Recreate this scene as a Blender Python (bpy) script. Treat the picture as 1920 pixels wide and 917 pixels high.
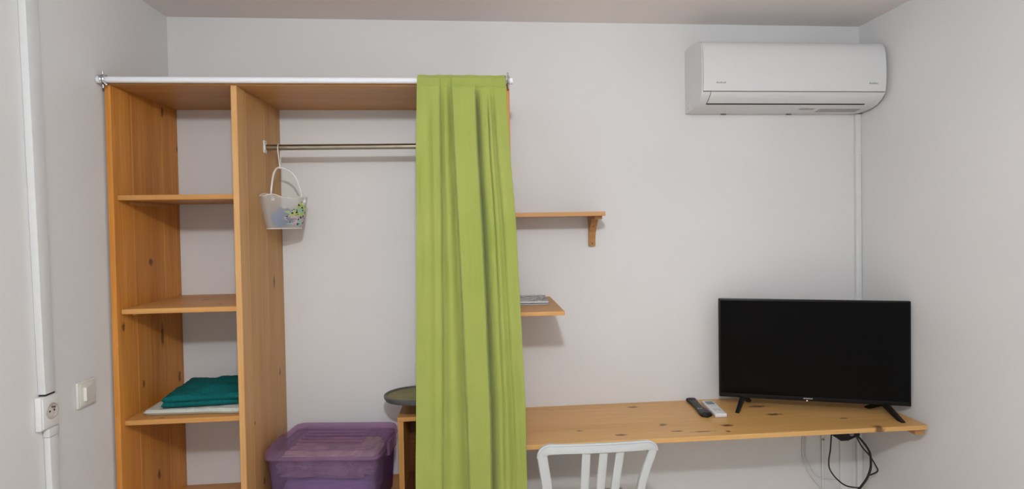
import bpy, bmesh, math, random
from mathutils import Matrix, Vector, noise

for o in list(bpy.data.objects):
    bpy.data.objects.remove(o, do_unlink=True)
S = bpy.context.scene
COL = S.collection
random.seed(7)

# ------------------------------------------------------------------ camera
cam_d = bpy.data.cameras.new('camera')
cam = bpy.data.objects.new('camera', cam_d)
COL.objects.link(cam)
cam_d.sensor_fit = 'HORIZONTAL'
cam_d.sensor_width = 36.0
cam_d.lens = 1050 / 1920 * 36
cam_d.shift_x = -26.5 / 1920
cam_d.shift_y = -18.5 / 1920
cam_d.clip_start = 0.05
RIGHT = Vector((0.996237, -0.085119, -0.016332))
UP = Vector((0.017953, 0.018314, 0.999671))
BACK = Vector((-0.084792, -0.996202, 0.019773))
M = Matrix((RIGHT, UP, BACK)).transposed().to_4x4()
M.translation = Vector((0, -2.6, 1.62))
cam.matrix_world = M
S.camera = cam

# ------------------------------------------------------------------ world, lamp, exposure
w = bpy.data.worlds.new('world')
S.world = w
w.use_nodes = True
w.node_tree.nodes['Background'].inputs[0].default_value = (0.8, 0.85, 1, 1)
w.node_tree.nodes['Background'].inputs[1].default_value = 0.05

ld = bpy.data.lights.new('ceiling_bulb', 'POINT')
ld.energy = 86
ld.color = (0.91, 0.96, 1.0)
ld.shadow_soft_size = 0.055
lo = bpy.data.objects.new('ceiling_bulb', ld)
lo.location = (0.02, -2.66, 2.35)
COL.objects.link(lo)

S.view_settings.view_transform = 'Standard'
S.view_settings.look = 'None'
S.view_settings.gamma = 1
S.view_settings.use_curve_mapping = False
S.view_settings.exposure = 0.0

# ------------------------------------------------------------------ materials
MATS = {}


def srgb(r, g, b):
    def f(c):
        c /= 255
        return c / 12.92 if c <= 0.04045 else ((c + 0.055) / 1.055) ** 2.4
    return (f(r), f(g), f(b), 1)


class NT:
    def __init__(self, name):
        self.m = bpy.data.materials.new(name)
        self.m.use_nodes = True
        self.t = self.m.node_tree
        self.bsdf = self.t.nodes['Principled BSDF']
        self.out = self.t.nodes['Material Output']

    def n(self, kind, **kw):
        nd = self.t.nodes.new(kind)
        for k, v in kw.items():
            setattr(nd, k, v)
        return nd

    def link(self, a, b):
        self.t.links.new(a, b)

    def math(self, op, a, b=None, clamp=False):
        nd = self.n('ShaderNodeMath', operation=op)
        nd.use_clamp = clamp
        for i, v in enumerate((a, b)):
            if v is None:
                continue
            if isinstance(v, (int, float)):
                nd.inputs[i].default_value = v
            else:
                self.link(v, nd.inputs[i])
        return nd.outputs[0]

    def mix(self, fac, a, b, blend='MIX'):
        nd = self.n('ShaderNodeMix', data_type='RGBA', blend_type=blend)
        for i, v in ((0, fac), (6, a), (7, b)):
            if isinstance(v, (int, float)):
                nd.inputs[i].default_value = v
            elif isinstance(v, tuple):
                nd.inputs[i].default_value = v
            else:
                self.link(v, nd.inputs[i])
        return nd.outputs[2]

    def coords(self, scale=(1, 1, 1)):
        tc = self.n('ShaderNodeTexCoord')
        mp = self.n('ShaderNodeMapping')
        mp.inputs['Scale'].default_value = scale
        self.link(tc.outputs['Object'], mp.inputs[0])
        return mp.outputs[0]

    def noise(self, vec, scale, detail=3, rough=0.5):
        nd = self.n('ShaderNodeTexNoise')
        nd.inputs['Scale'].default_value = scale
        nd.inputs['Detail'].default_value = detail
        nd.inputs['Roughness'].default_value = rough
        self.link(vec, nd.inputs['Vector'])
        return nd.outputs['Fac']

    def ramp(self, fac, lo, hi):
        nd = self.n('ShaderNodeMapRange')
        nd.inputs[1].default_value = lo
        nd.inputs[2].default_value = hi
        self.link(fac, nd.inputs[0])
        return nd.outputs[0]

    def bump(self, h, strength, dist):
        nd = self.n('ShaderNodeBump')
        nd.inputs['Strength'].default_value = strength
        nd.inputs['Distance'].default_value = dist
        self.link(h, nd.inputs['Height'])
        self.link(nd.outputs[0], self.bsdf.inputs['Normal'])


def plain(name, col, rough=0.5, metal=0.0, var=0.05, nscale=30, bump=0.0, spec=0.5, **kw):
    if name in MATS:
        return MATS[name]
    t = NT(name)
    v = t.coords()
    f = t.noise(v, nscale, 4)
    dark = tuple(c * (1 - var) for c in col[:3]) + (1,)
    lite = tuple(min(1, c * (1 + var)) for c in col[:3]) + (1,)
    t.link(t.mix(t.ramp(f, 0.3, 0.7), dark, lite), t.bsdf.inputs['Base Color'])
    t.bsdf.inputs['Roughness'].default_value = rough
    t.bsdf.inputs['Metallic'].default_value = metal
    t.bsdf.inputs['Specular IOR Level'].default_value = spec
    for k, val in kw.items():
        t.bsdf.inputs[k.replace('_', ' ')].default_value = val
    if bump:
        t.bump(f, bump, 0.004)
    MATS[name] = t.m
    return t.m


def wood(name, axis, knots=(), ua='x', va='y', light=(0.64, 0.34, 0.115, 1), dark=(0.46, 0.205, 0.055, 1), rough=0.42, spec=0.25):
    """varnished pine; grain runs along axis; knots = (u, v, ru, rv) in the object's own coordinates"""
    t = NT(name)
    i = 'xyz'.index(axis)
    s1 = [11.0] * 3; s1[i] = 0.55
    s2 = [95.0] * 3; s2[i] = 2.6
    inf = t.n('ShaderNodeObjectInfo')
    tc = t.n('ShaderNodeTexCoord')
    offs = t.n('ShaderNodeVectorMath', operation='SCALE')
    offs.inputs[0].default_value = (3.1, 5.7, 2.3)
    t.link(inf.outputs['Random'], offs.inputs['Scale'])
    # bend the grain round the knots
    add = t.n('ShaderNodeVectorMath', operation='ADD')
    t.link(tc.outputs['Object'], add.inputs[0]); t.link(offs.outputs[0], add.inputs[1])
    m1 = t.n('ShaderNodeMapping'); m1.inputs['Scale'].default_value = s1
    m2 = t.n('ShaderNodeMapping'); m2.inputs['Scale'].default_value = s2
    t.link(add.outputs[0], m1.inputs[0]); t.link(add.outputs[0], m2.inputs[0])
    a = t.noise(m1.outputs[0], 1.0, 3)
    rings = t.math('FRACT', t.math('MULTIPLY', a, 9.0))
    b = t.noise(m2.outputs[0], 1.0, 4, 0.6)
    f = t.math('ADD', t.math('MULTIPLY', t.ramp(a, 0.3, 0.7), 0.42), t.math('ADD', t.math('MULTIPLY', rings, 0.16), t.math('MULTIPLY', t.ramp(b, 0.25, 0.75), 0.42)), True)
    f = t.math('ADD', t.math('MULTIPLY', t.math('SUBTRACT', f, 0.5), 1.45), 0.5, True)
    col = t.mix(f, light, dark)
    tone = t.math('ADD', t.math('MULTIPLY', inf.outputs['Random'], 0.16), 0.92)
    comb = t.n('ShaderNodeCombineColor')
    for k in range(3):
        t.link(tone, comb.inputs[k])
    col = t.mix(1.0, col, comb.outputs[0], 'MULTIPLY')
    if knots:
        sep = t.n('ShaderNodeSeparateXYZ')
        t.link(tc.outputs['Object'], sep.inputs[0])
        wob = t.noise(tc.outputs['Object'], 60, 2)
        U, V = sep.outputs['xyz'.index(ua)], sep.outputs['xyz'.index(va)]
        tot = None
        for (u, v, ru, rv) in knots:
            du = t.math('DIVIDE', t.math('SUBTRACT', U, u), ru)
            dv = t.math('DIVIDE', t.math('SUBTRACT', V, v), rv)
            d = t.math('SQRT', t.math('ADD', t.math('MULTIPLY', du, du), t.math('MULTIPLY', dv, dv)))
            d = t.math('ADD', d, t.math('MULTIPLY', t.math('SUBTRACT', wob, 0.5), 1.3))
            k = t.math('SUBTRACT', 1.0, t.ramp(d, 0.55, 1.25), True)
            tot = k if tot is None else t.math('MAXIMUM', tot, k)
        col = t.mix(t.math('MULTIPLY', tot, 0.85), col, (0.10, 0.030, 0.010, 1))
    t.link(col, t.bsdf.inputs['Base Color'])
    t.bsdf.inputs['Roughness'].default_value = rough
    t.bsdf.inputs['Specular IOR Level'].default_value = spec
    t.bump(b, 0.12, 0.002)
    return t.m


def paint(name, col, bump=0.12):
    t = NT(name)
    v = t.coords()
    big = t.noise(v, 1.4, 3)
    fine = t.noise(v, 120, 5, 0.6)
    c2 = tuple(c * 0.955 for c in col[:3]) + (1,)
    t.link(t.mix(t.ramp(big, 0.35, 0.65), col, c2), t.bsdf.inputs['Base Color'])
    t.bsdf.inputs['Roughness'].default_value = 0.75
    t.bsdf.inputs['Specular IOR Level'].default_value = 0.25
    t.bump(fine, bump, 0.003)
    return t.m


def see_through(name, col, alpha, rough=0.3, var=0.08):
    """clouded plastic that lets some of what is behind it show"""
    t = NT(name)
    v = t.coords()
    f = t.noise(v, 14, 4)
    c2 = tuple(c * (1 - 2 * var) for c in col[:3]) + (1,)
    base = t.mix(t.ramp(f, 0.3, 0.7), col, c2)
    t.link(base, t.bsdf.inputs['Base Color'])
    t.bsdf.inputs['Roughness'].default_value = rough
    tr = t.n('ShaderNodeBsdfTranslucent'); t.link(base, tr.inputs[0])
    tp = t.n('ShaderNodeBsdfTransparent'); tp.inputs[0].default_value = tuple(0.35 + 0.65 * min(1, c * 1.6) for c in col[:3]) + (1,)
    m1 = t.n('ShaderNodeMixShader'); m1.inputs[0].default_value = 0.35
    t.link(t.bsdf.outputs[0], m1.inputs[1]); t.link(tr.outputs[0], m1.inputs[2])
    m2 = t.n('ShaderNodeMixShader'); m2.inputs[0].default_value = 1 - alpha
    t.link(m1.outputs[0], m2.inputs[1]); t.link(tp.outputs[0], m2.inputs[2])
    t.link(m2.outputs[0], t.out.inputs[0])
    return t.m


WALL = paint('white wall paint', (0.74, 0.735, 0.73, 1))
CEIL = paint('white ceiling paint', (0.86, 0.81, 0.795, 1))
WHITE = plain('white plastic', (0.78, 0.78, 0.77, 1), 0.38, var=0.02)
ACWHITE = plain('white gloss plastic', (0.69, 0.695, 0.70, 1), 0.3, var=0.01)
CREAM = plain('cream plastic', (0.74, 0.71, 0.65, 1), 0.4, var=0.02)
TRUNK = plain('white trunking plastic', (0.70, 0.71, 0.71, 1), 0.42, var=0.02)
BLACK = plain('black plastic', (0.008, 0.008, 0.008, 1), 0.4, var=0.1, spec=0.28)
RUBBER = plain('black cable rubber', (0.010, 0.010, 0.010, 1), 0.5, var=0.1)
DARKSLOT = plain('dark gap', (0.02, 0.018, 0.018, 1), 0.8)
CHROME = plain('chrome', (0.62, 0.63, 0.64, 1), 0.22, 1.0, var=0.04)
RAIL = plain('dull steel tube', (0.36, 0.34, 0.27, 1), 0.3, 1.0, var=0.06)
RODWHITE = plain('white enamelled rod', (0.78, 0.79, 0.82, 1), 0.55, var=0.01, spec=0.3)
STEEL = plain('screw steel', (0.30, 0.27, 0.24, 1), 0.4, 1.0)
GREYPRINT = plain('grey print', (0.30, 0.31, 0.31, 1), 0.5)
EDGE = (0.54, 0.27, 0.078, 1)

# ------------------------------------------------------------------ mesh helpers


def link_mesh(name, bm, mat, parent=None, smooth=False, origin=None):
    me = bpy.data.meshes.new(name)
    bmesh.ops.recalc_face_normals(bm, faces=bm.faces)
    bm.to_mesh(me)
    bm.free()
    o = bpy.data.objects.new(name, me)
    COL.objects.link(o)
    me.materials.append(mat)
    off = None
    if parent is not None:
        o.parent = parent
        off = Vector(parent['_o'])
        o['_o'] = parent['_o']
    elif origin is not None:
        off = Vector(origin)
        o.location = off
        o['_o'] = tuple(off)
    if off is not None:
        me.transform(Matrix.Translation(-off))
    if smooth:
        for p in me.polygons:
            p.use_smooth = True
        try:
            me.set_sharp_from_angle(angle=math.radians(38))
        except Exception:
            pass
    return o


def tag(o, label, cat, group=None, kind=None):
    o['label'] = label
    o['category'] = cat
    if group:
        o['group'] = group
    if kind:
        o['kind'] = kind
    return o


def thing(name, label, cat, loc, group=None):
    o = bpy.data.objects.new(name, None)
    o.empty_display_size = 0.05
    COL.objects.link(o)
    o.location = loc
    o['_o'] = tuple(loc)
    return tag(o, label, cat, group)


def add_box(bm, x0, x1, y0, y1, z0, z1, bev=0.0, seg=2):
    r = bmesh.ops.create_cube(bm, size=1)
    for v in r['verts']:
        v.co = Vector(((x0 + x1) / 2 + v.co.x * (x1 - x0), (y0 + y1) / 2 + v.co.y * (y1 - y0), (z0 + z1) / 2 + v.co.z * (z1 - z0)))
    if bev:
        es = list({e for v in r['verts'] for e in v.link_edges})
        bmesh.ops.bevel(bm, geom=es, offset=bev, segments=seg, affect='EDGES', profile=0.6)
    return bm


def box(name, dims, mat, parent=None, bev=0.0, seg=2, origin=None, smooth=None):
    bm = bmesh.new()
    add_box(bm, *dims, bev=bev, seg=seg)
    return link_mesh(name, bm, mat, parent, smooth=bool(bev) if smooth is None else smooth, origin=origin)


def add_tube(bm, pts, rad, n=10, cap=True):
    pts = [Vector(p) for p in pts]
    rings = []
    prev = None
    for i, p in enumerate(pts):
        d = (pts[min(i + 1, len(pts) - 1)] - pts[max(i - 1, 0)]).normalized()
        ref = prev if prev is not None else (Vector((0, 0, 1)) if abs(d.z) < 0.9 else Vector((1, 0, 0)))
        a = d.cross(ref).normalized()
        b = a.cross(d).normalized()
        prev = b
        r = rad[i] if isinstance(rad, (list, tuple)) else rad
        rings.append([bm.verts.new(p + a * math.cos(2 * math.pi * k / n) * r + b * math.sin(2 * math.pi * k / n) * r) for k in range(n)])
    for r0, r1 in zip(rings, rings[1:]):
        for k in range(n):
            bm.faces.new((r0[k], r0[(k + 1) % n], r1[(k + 1) % n], r1[k]))
    if cap:
        bm.faces.new(rings[0][::-1])
        bm.faces.new(rings[-1])
    return bm


def spline(pts, n=8):
    pts = [Vector(p) for p in pts]
    out = []
    P = [pts[0] * 2 - pts[1]] + pts + [pts[-1] * 2 - pts[-2]]
    for i in range(1, len(P) - 2):
        for k in range(n):
            t = k / n
            p0, p1, p2, p3 = P[i - 1], P[i], P[i + 1], P[i + 2]
            out.append(0.5 * ((2 * p1) + (p2 - p0) * t + (2 * p0 - 5 * p1 + 4 * p2 - p3) * t * t + (3 * p1 - p0 - 3 * p2 + p3) * t ** 3))
    out.append(pts[-1])
    return out


def tube(name, pts, rad, mat, parent=None, n=10, origin=None):
    bm = bmesh.new()
    add_tube(bm, pts, rad, n)
    return link_mesh(name, bm, mat, parent, smooth=True, origin=origin)


def add_lathe(bm, c, prof, n=48):
    """prof = (r, z) going round the outline, axis Z through c"""
    rings = []
    for r, z in prof:
        if r < 1e-6:
            rings.append([bm.verts.new((c[0], c[1], c[2] + z))])
        else:
            rings.append([bm.verts.new((c[0] + r * math.cos(2 * math.pi * k / n), c[1] + r * math.sin(2 * math.pi * k / n), c[2] + z)) for k in range(n)])
    for a, b in zip(rings, rings[1:]):
        for k in range(n):
            if len(a) == 1 and len(b) == 1:
                continue
            if len(a) == 1:
                bm.faces.new((a[0], b[(k + 1) % n], b[k]))
            elif len(b) == 1:
                bm.faces.new((a[k], a[(k + 1) % n], b[0]))
            else:
                bm.faces.new((a[k], a[(k + 1) % n], b[(k + 1) % n], b[k]))
    return bm


def add_prism(bm, poly, axis, a0, a1):
    """poly = 2-D outline in the two other axes (in xyz order), pushed out along axis from a0 to a1"""
    i = 'xyz'.index(axis)

    def mk(p, a):
        q = list(p)
        q.insert(i, a)
        return bm.verts.new(q)
    A = [mk(p, a0) for p in poly]
    B = [mk(p, a1) for p in poly]
    bm.faces.new(A)
    bm.faces.new(B[::-1])
    for k in range(len(poly)):
        j = (k + 1) % len(poly)
        bm.faces.new((A[k], B[k], B[j], A[j]))
    return bm


def sweep(bm, path, normals, wid, thick, ydir=Vector((0, 1, 0)), r=0.3):
    """rounded flat bar along path; normals = in-plane width directions; rounded-rectangle section"""
    n = 12
    rings = []
    for i, (p, nn) in enumerate(zip(path, normals)):
        wd = wid[i] if isinstance(wid, (list, tuple)) else wid
        ring = []
        for k in range(n):
            a = 2 * math.pi * (k + 0.5) / n
            cx, cy = math.cos(a), math.sin(a)
            e = 0.45
            ux = math.copysign(abs(cx) ** e, cx)
            uy = math.copysign(abs(cy) ** e, cy)
            ring.append(bm.verts.new(Vector(p) + nn * ux * wd / 2 + ydir * uy * thick / 2))
        rings.append(ring)
    for a, b in zip(rings, rings[1:]):
        for k in range(n):
            bm.faces.new((a[k], a[(k + 1) % n], b[(k + 1) % n], b[k]))
    bm.faces.new(rings[0][::-1])
    bm.faces.new(rings[-1])
    return bm


def structure(name, dims, mat):
    o = box(name, dims, mat)
    o['kind'] = 'structure'
    return o


# ------------------------------------------------------------------ room shell
XL, XR, ZC, YR = -1.346, 1.866, 2.553, -4.3
FLOORT = NT('warm floor tile')
_v = FLOORT.coords()
_b = FLOORT.n('ShaderNodeTexBrick')
_b.offset = 0
_b.inputs['Scale'].default_value = 1
_b.inputs['Brick Width'].default_value = 0.4
_b.inputs['Row Height'].default_value = 0.4
_b.inputs['Mortar Size'].default_value = 0.004
_b.inputs['Color1'].default_value = (0.74, 0.63, 0.53, 1)
_b.inputs['Color2'].default_value = (0.70, 0.60, 0.50, 1)
_b.inputs['Mortar'].default_value = (0.3, 0.27, 0.24, 1)
FLOORT.link(_v, _b.inputs['Vector'])
FLOORT.link(_b.outputs['Color'], FLOORT.bsdf.inputs['Base Color'])
FLOORT.bsdf.inputs['Roughness'].default_value = 0.35
T = 0.1
structure('floor', (XL - T, XR + T, YR - T, T, -T, 0), FLOORT.m)
structure('ceiling', (XL - T, XR + T, YR - T, T, ZC, ZC + T), CEIL)
structure('wall_back', (XL - T, XR + T, 0, T, 0, ZC), WALL)
structure('wall_left', (XL - T, XL, YR, 0, 0, ZC), WALL)
structure('wall_right', (XR, XR + T, YR, 0, 0, ZC), WALL)
structure('wall_rear', (XL - T, XR + T, YR - T, YR, 0, ZC), WALL)

# ------------------------------------------------------------------ wardrobe
WO = (-0.6, -0.225, 0.0)


def rel(pts, o, ia, ib):
    return [(u - o[ia], v - o[ib], ru, rv) for u, v, ru, rv in pts]


LK = [(-0.117, 2.112, 0.010, 0.022), (-0.008, 1.972, 0.007, 0.012), (-0.230, 1.490, 0.013, 0.016), (-0.416, 1.262, 0.010, 0.016),
      (-0.162, 1.180, 0.011, 0.050), (-0.039, 0.975, 0.012, 0.024), (-0.30, 1.02, 0.008, 0.014), (-0.215, 0.62, 0.012, 0.020)]
MK = [(-0.119, 1.389, 0.009, 0.030), (-0.076, 0.990, 0.008, 0.020), (-0.360, 0.862, 0.006, 0.008), (-0.04, 1.70, 0.007, 0.012), (-0.28, 0.60, 0.009, 0.016)]
W_L = wood('pine side panel', 'z', rel(LK, WO, 1, 2), 'y', 'z', light=(0.70, 0.31, 0.065, 1), dark=(0.46, 0.165, 0.026, 1))
W_M = wood('pine divider', 'z', rel(MK, WO, 1, 2), 'y', 'z', light=(0.66, 0.38, 0.155, 1), dark=(0.50, 0.255, 0.085, 1))
W_S = wood('pine shelf', 'x', rel([(-1.12, -0.20, 0.016, 0.010), (-1.0, -0.35, 0.012, 0.008), (-1.19, -0.41, 0.007, 0.006)], WO, 0, 1))
W_T = wood('pine top board', 'x', (), light=(0.56, 0.29, 0.10, 1), dark=(0.42, 0.19, 0.055, 1))

wr = thing('wardrobe', 'tall open pine wardrobe with shelves, standing against the back and left walls', 'wardrobe', WO)
TOPZ = 2.145
for y0, y1 in ((-0.45, -0.3325), (-0.3325, -0.128), (-0.128, -0.002)):
    box('side_panel_board', (-1.3345, -1.3145, y0, y1, 0.0, TOPZ), W_L, wr, bev=0.0013, seg=1, smooth=False)
for y0, y1 in ((-0.45, -0.372), (-0.372, -0.19), (-0.19, -0.002)):
    box('divider_board', (-0.898, -0.8766, y0, y1, 0.497, TOPZ), W_M, wr, bev=0.0013, seg=1, smooth=False)
for y0, y1 in ((-0.45, -0.24), (-0.24, -0.002)):
    box('side_panel_board', (0.107, 0.128, y0, y1, 0.0, TOPZ), W_L, wr, bev=0.0013, seg=1, smooth=False)
box('top_board', (-1.3345, 0.128, -0.45, -0.002, TOPZ, TOPZ + 0.02), W_T, wr, bev=0.0015, seg=1, smooth=False)
for zt, yf in ((1.748, -0.43), (1.3285, -0.427), (0.916, -0.427)):
    box('shelf', (-1.314, -0.8985, yf, -0.002, zt - 0.019, zt), W_S, wr, bev=0.003, seg=2, smooth=False)
box('base_board', (-1.314, 0.1065, -0.44, -0.002, 0.458, 0.478), W_T, wr, bev=0.002, seg=1, smooth=False)
box('plinth', (-0.898, -0.8766, -0.40, -0.05, 0.0, 0.458), W_M, wr, bev=0.0013, seg=1, smooth=False)
for z in (1.748, 1.3285, 0.916):      # small cleats that carry the shelves
    box('shelf_cleat', (-1.314, -1.302, -0.36, -0.06, z - 0.033, z - 0.0192), W_S, wr, bev=0.001, seg=1, smooth=False)

# ------------------------------------------------------------------ curtain rod with clips
RY, RZ = -0.4705, 2.1580
cr = thing('curtain_rod', 'long white curtain rod across the top front of the wardrobe', 'curtain rod', (-0.6, RY, RZ))
tube('rod', [(-1.335, RY, RZ), (0.124, RY, RZ + 0.003)], 0.0112, RODWHITE, cr, 16)
for x, s in ((-1.325, 1), (0.121, -1)):
    zc = RZ + (0.003 if s < 0 else 0)
    bm = bmesh.new()
    for k, dx in enumerate((0, 0.009)):
        add_tube(bm, [(x + s * dx, RY + 0.0165 * math.cos(a), zc + 0.0165 * math.sin(a)) for a in [2 * math.pi * i / 20 for i in range(20)] + [0.001]], 0.0028, 6, False)
    add_tube(bm, [(x, RY, zc + 0.016), (x, RY, zc + 0.031)], 0.004, 8)
    add_tube(bm, [(x, RY, zc - 0.016), (x + 0.001, RY, zc - 0.030)], 0.004, 8)
    link_mesh('clip_ring', bm, CHROME, cr, True)
    bm = bmesh.new()
    add_tube(bm, [(x - s * 0.006, RY - 0.014, zc + 0.012), (x + s * 0.012, RY - 0.016, zc - 0.012), (x + s * 0.020, RY - 0.012, zc - 0.022)], 0.003, 6)
    link_mesh('clip_hook', bm, CHROME, cr, True)
    tube('end_cap', [(x - s * 0.018, RY, zc), (x - s * 0.006, RY, zc)], 0.0128, RODWHITE, cr, 16)

# ------------------------------------------------------------------ curtain
CT = NT('lime green curtain cloth')
_v = CT.coords()
_w1 = CT.coords((420, 60, 420))
_n = CT.noise(_v, 5, 4)
_f = CT.noise(_w1, 1, 2)
CT.link(CT.mix(CT.ramp(_n, 0.3, 0.7), (0.290, 0.345, 0.072, 1), (0.330, 0.370, 0.090, 1)), CT.bsdf.inputs['Base Color'])
CT.bsdf.inputs['Roughness'].default_value = 0.8
CT.bsdf.inputs['Specular IOR Level'].default_value = 0.2
CT.bsdf.inputs['Sheen Weight'].default_value = 0.15
CT.bump(CT.math('ADD', CT.math('MULTIPLY', _n, 2.0), _f), 0.2, 0.003)


def lerp_tab(tab, x):
    if x <= tab[0][0]:
        return tab[0][1]
    for (a, b), (c, d) in zip(tab, tab[1:]):
        if x <= c:
            t = (x - a) / (c - a)
            t = t * t * (3 - 2 * t) if False else t
            return b + (d - b) * t
    return tab[-1][1]


# edges of the curtain as it hangs (depth s below the heading, x)
CL = [(0, -0.2150), (0.3, -0.2225), (0.7, -0.2300), (1.1, -0.238), (1.54, -0.2485), (2.1, -0.257)]
CR_ = [(0, 0.1120), (0.06, 0.1130), (0.32, 0.1245), (0.56, 0.1400), (0.84, 0.1512), (1.23, 0.1650), (1.57, 0.168), (2.1, 0.172)]
# valleys between the pleats: (u at top, u low down), width left, width right, depth at top, depth low, starts at s
VAL = [((0.262, 0.245), 0.010, 0.045, 0.024, 0.015, 0.01),
       ((0.375, 0.465), 0.060, 0.010, 0.038, 0.034, 0.010),
       ((0.655, 0.690), 0.010, 0.038, 0.046, 0.047, 0.03),
       ((0.785, 0.80), 0.010, 0.014, 0.012, 0.008, 0.06),
       ((0.845, 0.885), 0.035, 0.018, 0.016, 0.014, 0.03),
       ((0.175, 0.17), 0.028, 0.020, 0.006, 0.004, 0.05)]


def curtain_y(u, s):
    y = 0.0
    k = min(1.0, s / 1.5)
    for (c0, c1), wl, wrr, d0, d1, st in VAL:
        c = c0 + (c1 - c0) * k
        a = (d0 + (d1 - d0) * k) * max(0.0, min(1.0, (s - st) / 0.10))
        q = u - c
        wdt = (wl if q < 0 else wrr) * (1 + 0.25 * k)
        y += a * math.exp(-(q / wdt) ** 2)
    y -= 0.010 * min(1, s / 0.25) * (0.5 + 0.5 * math.sin(u * 15.5 + 0.9 * s + 0.4))
    y -= 0.014 * math.exp(-((u - 0.115 - 0.02 * k) / 0.075) ** 2) * min(1, s / 0.4)
    y += 0.004 * noise.noise(Vector((u * 6, s * 2.2, 1.7)))
    y += 0.0016 * noise.noise(Vector((u * 22, s * 9, 4.2))) * min(1, s / 0.1)
    return y


def curtain_mesh():
    bm = bmesh.new()
    NU, top, bot = 220, 2.1795, 0.10
    svals = [i * 0.0065 for i in range(14)] + [0.09 + i * 0.026 for i in range(1, 78)]
    rows = []
    yf = -0.502
    for s in svals:
        row = []
        for i in range(NU + 1):
            u = i / NU
            xl, xr = lerp_tab(CL, s), lerp_tab(CR_, s)
            x = xl + (xr - xl) * u + 0.0015 * noise.noise(Vector((0.0, s * 3, u * 2)))
            zt = top + 0.0022 * noise.noise(Vector((u * 9, 0, 0.3)))
            y = yf + 0.004 * noise.noise(Vector((u * 17, s * 40, 2.0))) * max(0, 1 - s / 0.08)
            y = min(y + curtain_y(u, s), -0.4545)
            if s < 0.075:      # sleeve drawn over the rod, puckered
                h = math.cos(min(1, s / 0.05) * math.pi / 2)
                y = y * (1 - h) + h * -0.474 if s < 0.010 else min(y + 0.012 * h, -0.4865 if s < 0.05 else -0.46)
            row.append(bm.verts.new((x, y, zt - s)))
        rows.append(row)
    # back sheet of the sleeve, over the top and down behind the rod
    back = []
    for s in (0.004, 0.012, 0.02, 0.032, 0.042):
        back.append([bm.verts.new((rows[0][i].co.x, -0.4560 - 0.008 * max(0, 1 - s / 0.012), rows[0][i].co.z - s)) for i in range(NU + 1)])
    allr = back[::-1] + rows
    for a, b in zip(allr, allr[1:]):
        for i in range(NU):
            bm.faces.new((a[i], a[i + 1], b[i + 1], b[i]))
    return bm


cu = link_mesh('curtain', curtain_mesh(), CT.m, None, True, origin=(-0.04, -0.485, 0.10))
sm = cu.modifiers.new('thickness', 'SOLIDIFY')
sm.thickness = 0.0022
sm.offset = 1
tag(cu, 'lime green cloth curtain gathered in folds on the white rod', 'curtain')
# stitched hem line low on the sleeve
bm = bmesh.new()
hem = []
for i in range(0, 221, 2):
    u = i / 220
    s = 0.047
    x = lerp_tab(CL, s) + (lerp_tab(CR_, s) - lerp_tab(CL, s)) * u
    hem.append((x, min(-0.5032 + curtain_y(u, s), -0.489), 2.1795 - s))
add_tube(bm, hem, 0.0007, 5)
link_mesh('stitched_hem', bm, plain('green thread', (0.26, 0.36, 0.06, 1), 0.8), cu, True)

# ------------------------------------------------------------------ clothes rail
KY, KZ = -0.190, 1.9525
rl = thing('clothes_rail', 'dull steel clothes rail spanning the wardrobe hanging bay', 'clothes rail', (-0.4, KY, KZ))
tube('tube', [(-0.874, KY, KZ), (0.105, KY, KZ + 0.004)], 0.0118, RAIL, rl, 18)
for x, s, dz in ((-0.8765, 1, 0), (0.1068, -1, 0.004)):
    bm = bmesh.new()
    add_box(bm, min(x, x + s * 0.004), max(x, x + s * 0.004), KY - 0.014, KY + 0.014, KZ + dz - 0.022, KZ + dz + 0.028, 0.0012, 2)
    add_tube(bm, [(x + s * 0.001, KY, KZ + dz), (x + s * 0.008, KY, KZ + dz)], 0.0135, 16)
    fl = link_mesh('end_flange', bm, WHITE, rl, True)
    tube('screw', [(x + s * 0.003, KY - 0.001, KZ + dz + 0.021), (x + s * 0.0055, KY - 0.001, KZ + dz + 0.021)], 0.003, STEEL, fl, 8)

# ------------------------------------------------------------------ hanging bag
BAGM = see_through('frosted plastic', (0.74, 0.72, 0.71, 1), 0.42, 0.35, 0.03)
STRAP = plain('clear white strap', (0.74, 0.71, 0.68, 1), 0.4, var=0.03)
bagc = Vector((-0.7925, -0.222, 1.616))
bag = thing('hanging_bag', 'small frosted plastic handbag with a spotted print, hanging from the clothes rail', 'bag', tuple(bagc))
ta = math.radians(42)
bu = Vector((math.cos(ta), math.sin(ta), 0))       # along the bag, left end nearer the camera
bn = Vector((math.sin(ta), -math.cos(ta), 0))      # out of its front face


def bag_pt(a, t, grow=0.0):
    """a = angle round, t = 0 at the base .. 1 at the rim"""
    hw = 0.070 + 0.024 * t ** 0.8 + grow
    hd = 0.026 + 0.012 * t + grow
    c, s = math.cos(a), math.sin(a)
    e = 0.62
    p = bu * hw * math.copysign(abs(c) ** e, c) + bn * hd * math.copysign(abs(s) ** e, s)
    cs = math.copysign(abs(c) ** e, c)
    top = 0.126 + 0.015 * math.exp(-((cs + 0.66) / 0.34) ** 2) + 0.006 * math.exp(-((cs - 0.72) / 0.3) ** 2) - 0.003 * math.sin(a)
    return bagc + p + Vector((0, 0, top * t))


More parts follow.
